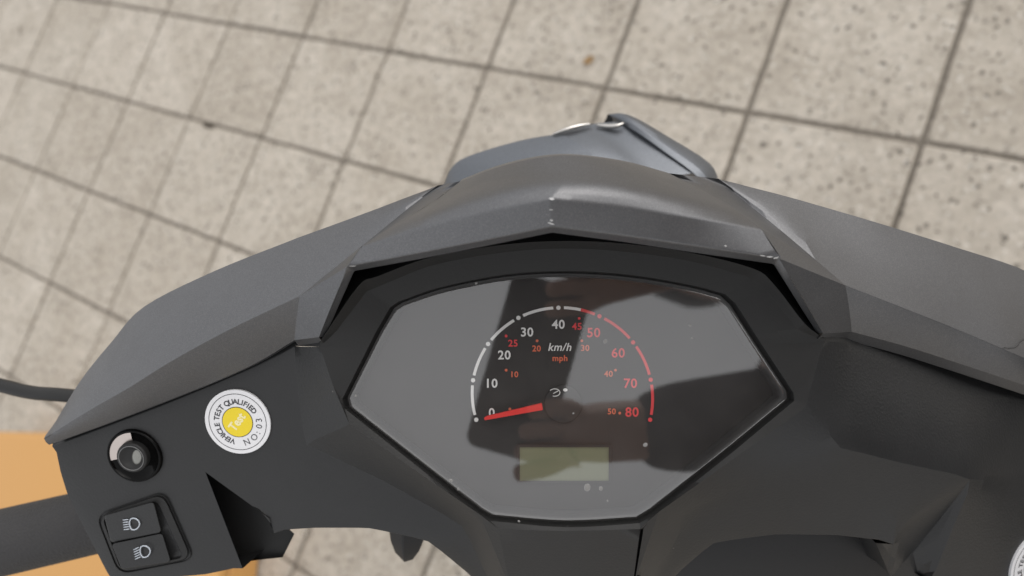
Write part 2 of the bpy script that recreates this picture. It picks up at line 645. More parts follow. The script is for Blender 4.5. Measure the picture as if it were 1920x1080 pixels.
# lip thickness: along the strut foot, up, across the apex and down again
edge = PL((598, 632, .008)) + LIP + PL((1543, 625, .008))
e_in = PL((610, 632, .003), (665, 509, .025), (786, 487, .031), (908, 463, .036), (1036, 437, .041), (1172, 455, .036), (1304, 475, .031), (1450, 496, .025), (1531, 625, .003))
mb.grid([lin_line(edge, 4), lin_line(e_in, 4)])
e_up = [Vector((p.x, p.y + .004, p.z - .008)) + Vector((math.copysign(.004, p.x - P(1060, 0).x), 0, 0)) for p in e_in]
e_dn = PL((585, 640, -.03), (655, 480, -.03), (786, 450, -.03), (908, 425, -.03), (1036, 400, -.03), (1172, 420, -.03), (1304, 440, -.03), (1460, 470, -.03), (1550, 630, -.03))
mb.grid([lin_line(e_in, 4), lin_line(e_up, 4), lin_line(e_dn, 4)])
visor = mb.build('visor', M['paint'], scooter, bevel=0.0009, angle=9)

# ---- instrument surround (satin black)
PAIRS = [((600, 650, .003), (697, 652)), ((630, 622, .005), (712, 622)), ((687, 547, .006), (738, 577)), ((720, 533, .006), (753, 567)),
         ((813, 497, .006), (830, 541)), ((947, 473, .006), (950, 518)), ((1060, 466, .006), (1065, 512)), ((1170, 472, .006), (1180, 519)),
         ((1290, 489, .006), (1290, 537)), ((1400, 518, .006), (1351, 553)), ((1437, 545, .006), (1370, 570)), ((1495, 617, .005), (1405, 625)),
         ((1545, 640, .003), (1420, 648)), ((1528, 700, .003), (1476, 733)), ((1510, 765, .003), (1478, 748)), ((1390, 850, .003), (1370, 837)),
         ((1235, 960, .003), (1220, 956)), ((1200, 992, .003), (1194, 971)), ((1060, 996, .003), (1060, 978)), ((935, 992, .003), (922, 967)),
         ((900, 965, .003), (903, 957)), ((790, 890, .003), (775, 857)), ((655, 795, .003), (654, 762)), ((625, 725, .003), (650, 745))]
LENS_Z = -0.003
outr = [P(*o) for o, l in PAIRS]
lens = [P(l[0], l[1], LENS_Z) for o, l in PAIRS]


def ring_line(pts, sharp):
    """closed line, rounded except near the listed indices"""
    n = len(pts)
    out = []
    for i in range(n):
        a, b, c, d = pts[i - 1], pts[i], pts[(i + 1) % n], pts[(i + 2) % n]
        if i in sharp:
            a = b * 2 - c
        if (i + 1) % n in sharp:
            d = c * 2 - b
        out += [cat(a, b, c, d, k / 4) for k in range(4)]
    return out


SHARP = {0, 1, 2, 3, 9, 10, 11, 12, 13, 14, 15, 16, 17, 19, 20, 21, 22, 23}
o_r, l_r = ring_line(outr, SHARP), ring_line(lens, SHARP)
l_up = [Vector((p.x, p.y, 0.0018)) + Vector((p.x - P(1060, 0).x, p.y - P(0, 740).y, 0)).normalized() * 0.0008 for p in l_r]
l_dn = [Vector((p.x, p.y, -0.02)) for p in l_r]
mb = MB()
mb.grid([o_r, [a.lerp(b, .5) for a, b in zip(o_r, l_up)], l_up, l_r, l_dn], True, True)
RIM = PL((600, 643, .004), (613, 622, .008), (673, 535, .011), (709, 518, .011), (806, 483, .011), (943, 459, .011), (1059, 452, .011), (1172, 457, .011),
         (1295, 474, .011), (1411, 503, .011), (1451, 533, .011), (1509, 607, .008), (1545, 634, .004))
rim = smooth_line(RIM, 4)
top_o = o_r[0:4 * 12 + 1]
mb.grid([top_o, rim])
mb.grid([rim, drop(rim, .003, -.002), drop(rim, .016, -.010), drop(rim, .026, -.020)])
bez = mb.build('instrument_surround', M['bezel'], scooter, bevel=0.0007, angle=14)

# ---- rear handlebar cover (grained black)
mb = MB()
K = 4
Ls = PL((98, 838, -0.029), (200, 800, -0.0265), (300, 762, -0.023), (400, 721, -0.02), (480, 686, -0.0165), (552, 650, -0.01))
Lm = PL((122, 930, -0.036), (215, 915, -0.0335), (310, 900, -0.031), (385, 885, -0.029), (480, 857, -0.026), (572, 830, -0.02))
Lb = PL((205, 1092, -0.046), (300, 1088, -0.043), (385, 1081, -0.041), (455, 1066, -0.04))
Rs = PL((2130, 820, -0.074), (2030, 784, -0.056), (1920, 749, -0.04), (1800, 706, -0.029), (1700, 672, -0.018), (1600, 642, -0.007))
Rm = PL((2130, 930, -0.078), (2020, 925, -0.06), (1910, 910, -0.04), (1825, 895, -0.018), (1700, 868, -0.008), (1579, 838, 0.002))
Rb = PL((2090, 1160, -0.09), (1960, 1160, -0.068), (1840, 1150, -0.05), (1742, 1092, -0.036))
LM = PL((552, 650, -0.01), (560, 740, -0.016), (572, 830, -0.02), (720, 900, -0.018), (870, 985, -0.016), (918, 1092, -0.03))
LN = PL((600, 650, .003), (625, 725, .003), (655, 795, .003), (790, 890, .003), (900, 965, .003), (952, 1092, -.016))
RM = PL((1600, 642, -0.007), (1590, 745, -0.002), (1579, 838, 0.002), (1440, 895, -0.004), (1290, 965, -0.01), (1228, 1092, -0.034))
RN = PL((1545, 640, .003), (1528, 700, .003), (1510, 765, .003), (1390, 850, .003), (1235, 960, .003), (1190, 1092, -.016))
LF = PL((505, 972, -0.026), (514, 1000, -0.027), (590, 996, -0.024), (690, 994, -0.021), (800, 1016, -0.02), (895, 1092, -0.034))
RF = PL((1690, 985, -0.02), (1676, 1021, -0.022), (1570, 1009, -0.022), (1457, 1006, -0.022), (1340, 1020, -0.022), (1262, 1085, -0.038))
for S_, Mm, Bb, MM, NN, FF, low in ((Ls, Lm, Lb, LM, LN, LF, PL((530, 1045, -.055), (482, 1050, -.050), (552, 1001, -.050))),
                               (Rs, Rm, Rb, RM, RN, RF, PL((1668, 1092, -.050), (1725, 1092, -.046), (1642, 1018, -.042)))):
    mid = [p.lerp(q, .5) + Vector((0, 0, .0008)) for p, q in zip(S_, Mm)]
    mid[-1] = MM[1]
    ls, lmid, lm = lin_line(S_, K), lin_line(mid, K), lin_line(Mm, K)
    mb.grid(mix_rows(ls, lmid, K))
    mb.grid(mix_rows(lmid, lm, K))
    mb.grid(mix_rows(lin_line(Mm[:4], K), lin_line(Bb, K), 2 * K))
    mb.grid(mix_rows(lin_line(MM, K), lin_line(NN, K), 4))
    tope = [Mm[3], Mm[4], MM[2], MM[3], MM[4], MM[5]]
    mb.grid(mix_rows(lin_line(tope, K), lin_line(FF, K), K))
    f = lin_line(FF[1:], K)
    mb.grid([f, drop(f, .004, .0015), drop(f, .022, .004)])
    A, B1, B2, Bq = Mm[3], FF[0], FF[1], Bb[3]
    Q, Q2, Q3 = low
    if MM is RM:
        V1, V2, V3 = A.lerp(Q, .35), A.lerp(Q, .7), Q.lerp(B1, .1)
        mb.grid(mix_rows(lin_line([A, B1, B2], K), lin_line([V1, V3, Q3], K), 3))
        mb.grid(mix_rows(lin_line([A, A.lerp(Bq, .5), Bq], K), lin_line([V1, V2, Q2], K), 3))
        mb.face([V1, V2, Q2, Q, V3])
        mb.face([V3, Q, Q3])
        mb.grid(mix_rows([Q2, Q, Q3], [p + Vector((0, .004, -.03)) for p in (Q2, Q, Q3)], 2))
    # rims turned down and in
    s = ls + [LN[0] if MM is LM else RN[0]]
    s1 = [p + Vector((0, .004, -.001)) for p in s]
    mb.grid([s, s1, [p + Vector((0, .018, -.012)) for p in s]])
    e = lin_line([S_[0], mid[0], Mm[0]], K)[:-1] + lin_line([Mm[0], Bb[0]], 2 * K)
    mb.grid([e, drop(e, .004, .001), drop(e, .05, .012)])
    b = lin_line(Bb, K)
    mb.grid([b, drop(b, .004, .001), drop(b, .04, .012)])
colm = [PL((935, 992, .003), (1060, 996, .003), (1200, 992, .003)), PL((955, 1092, -.016), (1070, 1094, -.014), (1187, 1092, -.016))]
mb.grid(mix_rows(lin_line(colm[0], 3), lin_line(colm[1], 3), 4))
mb.face(PL((900, 965, .003), (935, 992, .003), (955, 1092, -.016), (952, 1092, -.016)))
mb.face(PL((1235, 960, .003), (1206, 992, .0015), (1193, 1092, -.0185), (1190, 1092, -.016)))
mb.grid([PL((1200, 992, .003), (1187, 1092, -.016)), PL((1203, 992, -.004), (1190, 1092, -.022)), PL((1206, 992, .0015), (1193, 1092, -.0185))])
mb.face(PL((1235, 960, .003), (1200, 992, .003), (1206, 992, .0015)))
ll = lin_line(PL((915, 1092, -.03), (955, 1092, -.016), (1187, 1092, -.016), (1228, 1092, -.03)), 3)
mb.grid([ll, drop(ll, .06, .02)])
rear = mb.build('rear_handlebar_cover', M['plastic'], scooter, bevel=0.0012, angle=16, soften=1)

# open pocket for the lever perch beside the switch panel
mb = MB()
top_ = PL((362, 866, -.046), (522, 958, -.046), (535, 985, -.046), (552, 1001, -.050), (530, 1045, -.055), (482, 1050, -.052), (436, 1058, -.052), (362, 866, -.046))
flo_ = [Vector((p.x * (D0 + .058) / (D0 - p.z), p.y * (D0 + .058) / (D0 - p.z), -.058)) for p in top_]
mb.grid(mix_rows(lin_line(top_, 3), lin_line(flo_, 3), 3), False)
mb.face(flo_[:-1])
mb.build('lever_pocket', M['bezel'], scooter, weld=1e-5)

# ray casting onto the rear cover so that small parts sit on it
bpy.context.view_layer.update()
dg = bpy.context.evaluated_depsgraph_get()


def bvh_of(o):
    ev = o.evaluated_get(dg)
    me = ev.to_mesh()
    inv = S2W.inverted() @ Matrix.Translation(BASE)
    t = BVHTree.FromPolygons([inv @ v.co for v in me.vertices], [list(p.vertices) for p in me.polygons])
    ev.to_mesh_clear()
    return t


BV = {'rear': bvh_of(rear), 'cover': bvh_of(cover), 'visor': bvh_of(visor)}


def hit(px, py, which='rear'):
    d = P(px, py, 0) - Vector((0, 0, D0))
    d.normalize()
    p, n, i, dist = BV[which].ray_cast(Vector((0, 0, D0)), d)
    if n.z < 0:
        n = -n
    return p, n


def seat(pxs, which='rear'):
    """best plane under a list of pixels: centre, normal"""
    hs = [hit(x, y, which) for x, y in pxs]
    c = sum((h[0] for h in hs), Vector()) / len(hs)
    n = sum((h[1] for h in hs), Vector()).normalized()
    return c, n


def plane_pt(px, py, c, n, off=0.0):
    o = Vector((0, 0, D0))
    d = P(px, py, 0) - o
    t = (c + n * off - o).dot(n) / d.dot(n)
    return o + d * t


def basis(c, n, ang=0.0):
    x = (Vector((1, 0, 0)) - n * n.x).normalized()
    y = n.cross(x)
    ca, sa = math.cos(ang), math.sin(ang)
    x2, y2 = x * ca + y * sa, y * ca - x * sa
    m = Matrix((x2, y2, n)).transposed().to_4x4()
    m.translation = c
    return m


def glyphs(mb, text, mtx, size, depth=0.00008, bold=0.0, shear=0.0, align='CENTER', track=1.0, sx=1.0):
    """text as mesh faces, centred on the matrix origin, capital height = size"""
    cu = bpy.data.curves.new('t', 'FONT')
    cu.body = text
    cu.size = size / 0.73
    cu.offset = bold
    cu.shear = shear
    cu.space_character = track
    cu.align_x = 'CENTER' if align == 'CENTER' else 'LEFT'
    cu.resolution_u = 3
    ob = bpy.data.objects.new('t', cu)
    COL.objects.link(ob)
    bpy.context.view_layer.update()
    dgx = bpy.context.evaluated_depsgraph_get()
    me = bpy.data.meshes.new_from_object(ob.evaluated_get(dgx))
    ys = -size / 2
    vs = [mb.v(mtx @ Vector((v.co.x * sx, v.co.y + ys, depth))) for v in me.vertices]
    for p in me.polygons:
        try:
            mb.bm.faces.new([vs[i] for i in p.vertices])
        except ValueError:
            pass
    bpy.data.objects.remove(ob)
    bpy.data.curves.remove(cu)
    bpy.data.meshes.remove(me)


def disc(mb, mtx, r, z=0.0, seg=40, r2=None, rim=0.0):
    if r2 is None:
        ring = [mtx @ Vector((r * math.cos(a), r * math.sin(a), z)) for a in (2 * math.pi * k / seg for k in range(seg))]
        f = mb.face(ring)
    else:
        mb.grid([[mtx @ Vector((q * math.cos(a), q * math.sin(a), z)) for a in (2 * math.pi * k / seg for k in range(seg))] for q in (r, r2)], False, True)
    if rim:
        mb.grid([[mtx @ Vector((r * math.cos(a), r * math.sin(a), zz)) for a in (2 * math.pi * k / seg for k in range(seg))] for zz in (z, z - rim)], False, True)


def lathe(mb, mtx, prof, seg=40):
    mb.grid([[mtx @ Vector((r * math.cos(a), r * math.sin(a), z)) for a in (2 * math.pi * k / seg for k in range(seg))] for r, z in prof], True, True)


PXM = D0 / F_PX
def shrink0(pts, s_, cx=1058, cy=870):
    return [(cx + (x - cx) * s_, cy + (y - cy) * s_) for x, y in pts]


# ---- instrument cluster
mb = MB()
mb.face([Vector((p.x, p.y, -.0125)) for p in l_r])
cluster = mb.build('instrument_cluster', M['dial'], scooter)
DZ = -0.0120


def dmat(px, py, ang=0.0, z=DZ):
    return Matrix.Translation(P(px, py, z)) @ Matrix.Rotation(ang, 4, 'Z')


KP = (D0 - DZ) / F_PX
for txt, px, py, h, m_, sh in (('0', 922, 773, 17, 'white', 0), ('10', 921, 718, 17, 'white', 0), ('20', 945.5, 665, 17, 'white', 0), ('30', 988, 622, 17, 'white', 0),
                             ('40', 1047, 607.5, 17, 'white', 0), ('50', 1113, 623, 18, 'red', 0), ('60', 1159, 661, 18, 'red', 0), ('70', 1182, 718, 18, 'red', 0),
                             ('80', 1185, 772, 18, 'red', 0), ('25', 962, 643, 13, 'red', 0), ('45', 1082, 611.5, 13, 'red', 0), ('20', 1006, 653, 11.5, 'orange', 0),
                             ('30', 1097, 652, 11.5, 'orange', 0), ('10', 964, 701.5, 11, 'orange', 0), ('40', 1141, 700.5, 11.5, 'orange', 0), ('50', 1147, 771, 11, 'orange', 0),
                             ('km/h', 1049, 650, 15, 'white', 0.22), ('mph', 1050, 671, 11.5, 'orange', 0)):
    mb = MB()
    glyphs(mb, txt, dmat(px, py), h * KP, 0.0, bold=h * KP * (0.028 if txt not in ('km/h',) else 0.02), shear=sh, track=1.08)
    mb.build('dial_lettering', M[m_], cluster, weld=0)
DOTS = [(893, 787), (887, 713), (915, 645), (972, 596), (1047, 577), (1124, 593), (1187, 642), (1220, 712), (1219, 787)]
for i, (x, y) in enumerate(DOTS):
    mb = MB()
    disc(mb, dmat(x, y), 4.1 * KP, 0.00005, 20)
    mb.build('dial_dot', M['white' if i < 5 else 'red'], cluster)
for x, y, m_ in ((949, 630, 'red'), (1086, 597, 'red'), (1007, 639, 'orange'), (1091, 639, 'orange'), (949, 694, 'orange'), (1154, 694, 'orange'), (1162, 774.5, 'orange'), (956, 767, 'orange')):
    mb = MB()
    disc(mb, dmat(x, y), 2.6 * KP, 0.00005, 14)
    mb.build('dial_dot', M[m_], cluster)


def circ3(a, b, c):
    ax, ay, bx, by, cx, cy = *a, *b, *c
    d = 2 * (ax * (by - cy) + bx * (cy - ay) + cx * (ay - by))
    ux = ((ax * ax + ay * ay) * (by - cy) + (bx * bx + by * by) * (cy - ay) + (cx * cx + cy * cy) * (ay - by)) / d
    uy = ((ax * ax + ay * ay) * (cx - bx) + (bx * bx + by * by) * (ax - cx) + (cx * cx + cy * cy) * (bx - ax)) / d
    return ux, uy


def arc(a, b, cx, cy, t0, t1, mname):
    a0, a1 = math.atan2(a[1] - cy, a[0] - cx), math.atan2(b[1] - cy, b[0] - cx)
    if a1 < a0 - math.pi:
        a1 += 2 * math.pi
    if a1 - a0 > math.pi:
        a0 += 2 * math.pi
    r0, r1 = math.hypot(a[0] - cx, a[1] - cy), math.hypot(b[0] - cx, b[1] - cy)
    rows = [[], []]
    for k in range(15):
        t = t0 + (t1 - t0) * k / 14
        an, r = a0 + (a1 - a0) * t, r0 + (r1 - r0) * t
        for row, q in zip(rows, (-2.7, 2.7)):
            row.append(P(cx + (r + q) * math.cos(an), cy + (r + q) * math.sin(an), DZ + .00005))
    mb = MB()
    mb.grid(rows, False)
    mb.build('dial_arc', M[mname], cluster)


for i in range(8):
    a, b = DOTS[i], DOTS[i + 1]
    cx, cy = 1055, 745
    if i == 4:
        arc(a, b, cx, cy, .13, .53, 'white')
        arc(a, b, cx, cy, .53, .88, 'red')
    else:
        arc(a, b, cx, cy, .125, .875, 'white' if i < 4 else 'red')
# small white curl, stroke and oval over the dial
mb = MB()
mb.tube([P(1040 + 10 * math.cos(a), 736 + 7 * math.sin(a), DZ + .0016) for a in (-2.6 + k * .35 for k in range(14))], .00024, 5)
mb.tube([P(1037, 738, DZ + .0016), P(1048, 732, DZ + .0016)], .00022, 5)
disc(mb, dmat(1060, 731, 0, DZ + .0016) @ Matrix.Diagonal((1.4, 1, 1, 1)), 3 * KP, 0.00008, 16)
mb.build('dial_mark', M['white'], cluster, weld=0)
# display
mb = MB()
mb.face(PL((974, 838, DZ + .0002), (1142, 838, DZ + .0002), (1142, 902, DZ + .0002), (974, 902, DZ + .0002)))
lcd = mb.build('display', M['lcd'], cluster)
mb = MB()
fo = [(970, 834), (1146, 834), (1146, 906), (970, 906), (970, 834)]
fi = [(974.5, 838.5), (1141.5, 838.5), (1141.5, 901.5), (974.5, 901.5), (974.5, 838.5)]
mb.grid([[P(x, y, DZ + .0001) for x, y in fo], [P(x, y, DZ + .0009) for x, y in shrink0(fo, .996)], [P(x, y, DZ + .0009) for x, y in fi], [P(x, y, DZ + .0002) for x, y in fi]], False)
mb.build('display_frame', M['dial'], cluster)
# needle
mb = MB()
nz = DZ + .004
top = PL((907, 784, nz), (909, 788.5, nz), (1018, 769, nz), (1016, 756, nz), (912, 780.5, nz))
mb.prism(top, Vector((0, 0, -.0016)))
mb.build('needle', M['needle'], cluster, bevel=.0003, angle=30, weld=0)
mb = MB()
lathe(mb, dmat(1056, 757), [(0.0001, .0012), (.006, .0012), (.0085, .0010), (.0090, .0007), (.0090, .0)], 40)
mb.build('needle_hub', M['dial'], cluster)
# glass: domed edge, chamfered rim, thick
mb = MB()
ctr = P(1060, 745, 0)


def inset(row, d, z):
    out = []
    for p in row:
        q = Vector((p.x - ctr.x, p.y - ctr.y, 0))
        out.append(Vector((p.x - q.x * d, p.y - q.y * d, z)))
    return out


g0 = inset(l_r, .000, -.0032)
g1 = inset(l_r, .004, -.0008)
g2 = inset(l_r, .022, .0)
g3 = inset(l_r, .034, .0003)
rings = mb.grid([g0, g1, g2, g3], True, True)
mb.bm.faces.new(rings[-1])
mb.build('glass', M['glass'], cluster)
# moulded step under the glass rim, seen as pale lines
mb = MB()
h0, h1, h2 = inset(l_r, .002, -.0040), inset(l_r, .022, -.0042), inset(l_r, .030, -.0100)
mb.grid([h0, h1, h2, inset(l_r, .034, -.0124)], True, True)
mb.build('rim_step', simple('rim_step_dark', (0.045, 0.045, 0.046), 0.35, 0, 0.5), cluster)
for x, y, r in ((1101, 914, 7.5), (1126.5, 916, 4.6), (1139, 939, 2.2), (845, 901, 4), (859, 917, 3), (1210, 834, 5), (1135, 640, 4.5), (973, 978, 3), (750, 714, 2), (805, 750, 2), (667, 742, 2.5),
                (1107, 855, 2), (1073, 884, 2), (1296, 868, 2), (1294, 610, 3), (1298, 634, 2.5), (893, 531, 3), (1060, 830, 1.6), (1075, 775, 2.2), (1082, 781, 1.6), (1068, 783, 1.5), (978, 540, 1.8)):
    if r < 2.2:
        continue
    mb = MB()
    lathe(mb, Matrix.Translation(P(x, y, .0002)) @ Matrix.Rotation(x, 4, 'Z') @ Matrix.Diagonal((1.0, .8, 1, 1)), [(.00001, .0003), (r * PXM * .6, .00024), (r * PXM, 0)], 12)
    mb.build('water_spot', M['dust'], cluster)

# ---- vehicle test stickers
for si, (sx, sy, rr) in enumerate(((447.5, 789.5, 62.5), (1937, 1056, 62.5))):
    c, n = seat([(sx + rr * .8 * math.cos(a), sy + rr * .8 * math.sin(a)) for a in (k * math.pi / 3 for k in range(6))])
    k = (D0 - c.z) / F_PX
    mt = basis(c + n * .0011, n)
    R_ = rr * k / max(.9, n.z ** .5)
    mb = MB()
    disc(mb, mt, R_, 0, 64, rim=.0013)
    st = mb.build('sticker', M['sticker'], scooter, weld=0)
    mb = MB()
    disc(mb, mt, R_ * .885, .00006, 64, R_ * .865)
    mb.build('ring_line', M['ink'], st, weld=0)
    mb = MB()
    disc(mb, mt, R_ * .478, .00006, 48)
    mb.build('centre_outline', M['ink'], st, weld=0)
    mb = MB()
    disc(mb, mt, R_ * .455, .00012, 48)
    mb.build('centre_disc', M['yellow'], st, weld=0)
    mb = MB()
    glyphs(mb, 'Test', mt @ Matrix.Rotation(math.radians(52), 4, 'Z') @ Matrix.Translation((0, R_ * .03, 0)), R_ * .27, .0002, bold=R_ * .012, sx=.92)
    mb.build('lettering', M['cream'], st, weld=0)
    mb = MB()
    s = 'VEHICLE TEST QUALIFIED'
    wid = {'I': .55, ' ': .62, 'L': .9, 'E': .95, 'F': .9, 'Q': 1.15, 'U': 1.05, 'D': 1.05, 'H': 1.05}
    tot = sum(wid.get(ch, 1.0) for ch in s)
    a_start, a_end = math.radians(258), math.radians(29)
    acc = 0.0
    for ch in s:
        w = wid.get(ch, 1.0)
        a = a_start + (a_end - a_start) * (acc + w / 2) / tot
        acc += w
        if ch != ' ':
            glyphs(mb, ch, mt @ Matrix.Rotation(a - math.pi / 2, 4, 'Z') @ Matrix.Translation((0, R_ * .645, 0)), R_ * .165, .0001, bold=R_ * .006)
    mb.build('lettering', M['ink'], st, weld=0)
    mb = MB()
    s = 'NO:03'
    for ch, deg in zip(s, (-69, -44, -27.5, -10, 7)):
        a = math.radians(deg)
        glyphs(mb, ch, mt @ Matrix.Rotation(a + math.pi / 2, 4, 'Z') @ Matrix.Translation((0, -R_ * .655, 0)), R_ * .2, .0001)
    mb.build('lettering', M['ink'], st, weld=0)

# ---- round push button
c, n = seat([(215, 810), (295, 810), (215, 895), (295, 895)])
mt = basis(c, n)
k = (D0 - c.z) / F_PX
RB = 50 * k / max(.9, n.z ** .5)
mb = MB()
lathe(mb, mt, [(RB * 1.04, -.0003), (RB * 1.02, .0018), (RB * .97, .0022), (RB * .94, .0019), (RB * .90, .0009), (RB * .60, .0006), (RB * .50, .0006), (.0001, .0006)], 56)
btn = mb.build('push_button', M['gloss'], scooter)
mb = MB()
lathe(mb, mt, [(RB * .58, .0), (RB * .58, .0030), (RB * .55, .0037), (RB * .46, .0038), (RB * .38, .0026), (RB * .2, .0016), (.0001, .0014)], 48)
mb.build('button_cap', M['bezel'], btn)
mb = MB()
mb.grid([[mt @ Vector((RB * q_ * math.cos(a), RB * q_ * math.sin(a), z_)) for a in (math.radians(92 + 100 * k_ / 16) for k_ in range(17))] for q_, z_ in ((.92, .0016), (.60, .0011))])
mb.build('ring_glint', M['glint'], btn)  # bright reflection on the ring's upper left, built as a pale metal crescent
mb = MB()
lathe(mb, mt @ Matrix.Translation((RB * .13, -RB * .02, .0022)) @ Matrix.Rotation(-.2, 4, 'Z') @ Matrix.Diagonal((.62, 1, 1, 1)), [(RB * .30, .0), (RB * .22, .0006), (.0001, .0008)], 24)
mb.build('cap_glint', M['glint_grey'], btn)  # reflection on the cap's right half, built in as a lighter oval
mb = MB()
mb.tube([mt @ Vector((RB * .47 * math.cos(a), RB * .47 * math.sin(a), .0039)) for a in (k_ * 2 * math.pi / 40 for k_ in range(41))], .00022, 6)
mb.build('cap_edge', simple('cap_edge_grey', (0.16, 0.16, 0.16), 0.3), btn)  # thin grey ring around the cap's raised edge

# ---- headlight switch
c, n = seat([(195, 975), (300, 935), (350, 1045), (230, 1065)])


def sw(px, py, off):
    return plane_pt(px, py, c, n, off)


def rounded(pts, r, seg=5):
    out = []
    m_ = len(pts)
    for i in range(m_):
        a, b, d = Vector(pts[i - 1]), Vector(pts[i]), Vector(pts[(i + 1) % m_])
        u, w = (a - b).normalized() * r, (d - b).normalized() * r
        for k_ in range(seg + 1):
            t = k_ / seg
            out.append(tuple((b + u * (1 - t)) * (1 - t) + (b + w * t) * t + 0 * b) if False else tuple((b + u) * (1 - t) ** 2 + b * 2 * t * (1 - t) + (b + w) * t ** 2))
    return out


O1 = rounded([(178, 966), (308, 921), (365, 1050), (222, 1078)], 24)


def shrink(pts, s, cx=268, cy=1004):
    return [(cx + (x - cx) * s, cy + (y - cy) * s) for x, y in pts]


O2 = shrink(O1, .955)
O3 = shrink(O1, .93)
O4 = rounded([(192, 972), (294, 938), (344, 1046), (226, 1068)], 12)
mb = MB()
mb.grid([[sw(x, y, -.001) for x, y in O1], [sw(x, y, .0008) for x, y in O1], [sw(x, y, .0008) for x, y in shrink(O1, .985)], [sw(x, y, -.0006) for x, y in shrink(O1, .975)],
         [sw(x, y, -.0006) for x, y in O2], [sw(x, y, .0014) for x, y in O3], [sw(x, y, .0016) for x, y in O4], [sw(x, y, -.006) for x, y in shrink(O4, .97)]], True, True)
mb.face([sw(x, y, -.006) for x, y in shrink(O4, .97)])
swt = mb.build('headlight_switch', M['bezel'], scooter, bevel=.0003, angle=25)
for poly, h0_, h1_ in (([(195, 967), (288, 941), (303, 998), (208, 1018)], .0042, .0022), ([(209, 1020), (304, 1000), (320, 1053), (228, 1067)], .0026, .0052)):
    r_ = rounded(poly, 7, 4)
    y0, y1 = min(y for x, y in r_), max(y for x, y in r_)
    topo = [sw(x, y, h0_ + (h1_ - h0_) * (y - y0) / (y1 - y0)) for x, y in r_]
    mb = MB()
    a = [mb.v(p) for p in topo]
    b_ = [mb.v(sw(x + 2, y, -.005)) for x, y in shrink(r_, 1.03, 258, 1004)]
    mb.bm.faces.new(a)
    for i in range(len(a)):
        mb.bm.faces.new((a[i], b_[i], b_[(i + 1) % len(a)], a[(i + 1) % len(a)]))
    mb.build('rocker', M['plastic'], swt, bevel=.0005, angle=30, weld=0)
for (x0, y0), hs, slant in (((246, 983), .0038, 0.0), ((266, 1035), .0050, 0.3)):
    mb = MB()
    rt = -math.radians(6 if not slant else 10)

    def q(u, w):
        ca, sa = math.cos(rt), math.sin(rt)
        return sw(x0 + u * ca - w * sa, y0 + u * sa + w * ca, hs)
    # D-shaped lamp outline
    lamp = [(0, -10), (5, -11), (10, -9.5), (14.5, -5), (16, 0), (14.5, 5), (10, 9.5), (5, 11), (0, 10)]
    lamp = [(u, w) for u, w in lamp] + [(-2.5, 5), (-3, 0), (-2.5, -5)]
    mb.tube([q(u, w) for u, w in lamp + [lamp[0]]], 1.35 * PXM, 6)
    for w in (-9.5, -5, -.5, 4, 8.5):
        mb.tube([q(-4.5, w), q(-14.5, w + 9 * slant)], 1.05 * PXM, 6)
    mb.build('headlight_symbol', M['symbol'], swt, weld=0)

# ---- left handlebar grip
mb = MB()
g0, g1 = P(215, 968, -.098), P(-260, 1078, -.086)
path = [g0.lerp(g1, t / 30) for t in range(31)]
rad = []
for i in range(31):
    t = i / 30
    rad.append(.0192 + .0006 * t)
mb.tube(path, rad, 32)
grip = mb.build('grip', M['rubber'], scooter, weld=0)

# ---- bare handlebar tube running from the grip to the stem under the covers
mb = MB()
mb.tube(smooth_line([g0 + (g1 - g0) * .02, P(330, 945, -.098), P(560, 890, -.092), P(900, 840, -.080), P(1070, 800, -.075)], 5), .0125, 16)
mb.build('handlebar_tube', M['inner'], scooter, weld=0)

# ---- control cable
mb = MB()
cp = smooth_line(PL((-180, 640, -.11), (-60, 704, -.10), (0, 722, -.095), (60, 736, -.09), (130, 742, -.085), (260, 760, -.085), (420, 840, -.10)), 6)
mb.tube(cp, .0040, 14)
mb.build('control_cable', M['bezel'], scooter, weld=0)

# ---- small dark lever under the cover
mb = MB()
ln = [PL((728, 985, -.075), (800, 985, -.070)), PL((732, 1015, -.078), (795, 1012, -.072)), PL((740, 1036, -.082), (786, 1034, -.078)), PL((752, 1046, -.086), (774, 1050, -.086))]
fr = [[a, a.lerp(b, .42) + Vector((0, 0, .006)), b] for a, b in ln]
mb.grid(fr, False)
bk = [[p + Vector((0, .002, -.018)) for p in r] for r in fr]
mb.grid(bk, False)
mb.grid([[r[0] for r in fr], [r[0] for r in bk]], False)
mb.grid([[r[2] for r in fr], [r[2] for r in bk]], False)
mb.grid([fr[-1], bk[-1]], False)
mb.build('lever', M['inner'], scooter, bevel=.001, angle=30)

# ---- front fairing beyond the visor
mb = MB()
z0 = -.13
FA = PL((832, 348, -.15), (843, 320, -.145), (862, 300, -.14), (905, 283, -.135), (980, 262, -.130), (1050, 250, -.125))
FB = PL((860, 400, -.13), (900, 380, -.125), (940, 370, -.12), (980, 360, -.115), (1040, 340, -.11), (1125, 300, -.108))
mb.grid(mix_rows(smooth_line(FA, 4), smooth_line(FB, 4), 5, .004))
FC = PL((1050, 250, -.125), (1085, 238, -.128), (1125, 230, -.130), (1172, 228, -.128))
FD = PL((1125, 300, -.108), (1180, 310, -.105), (1240, 330, -.103), (1300, 325, -.103))
mb.grid(mix_rows(smooth_line(FC, 4), smooth_line(FD, 4), 5, .002))
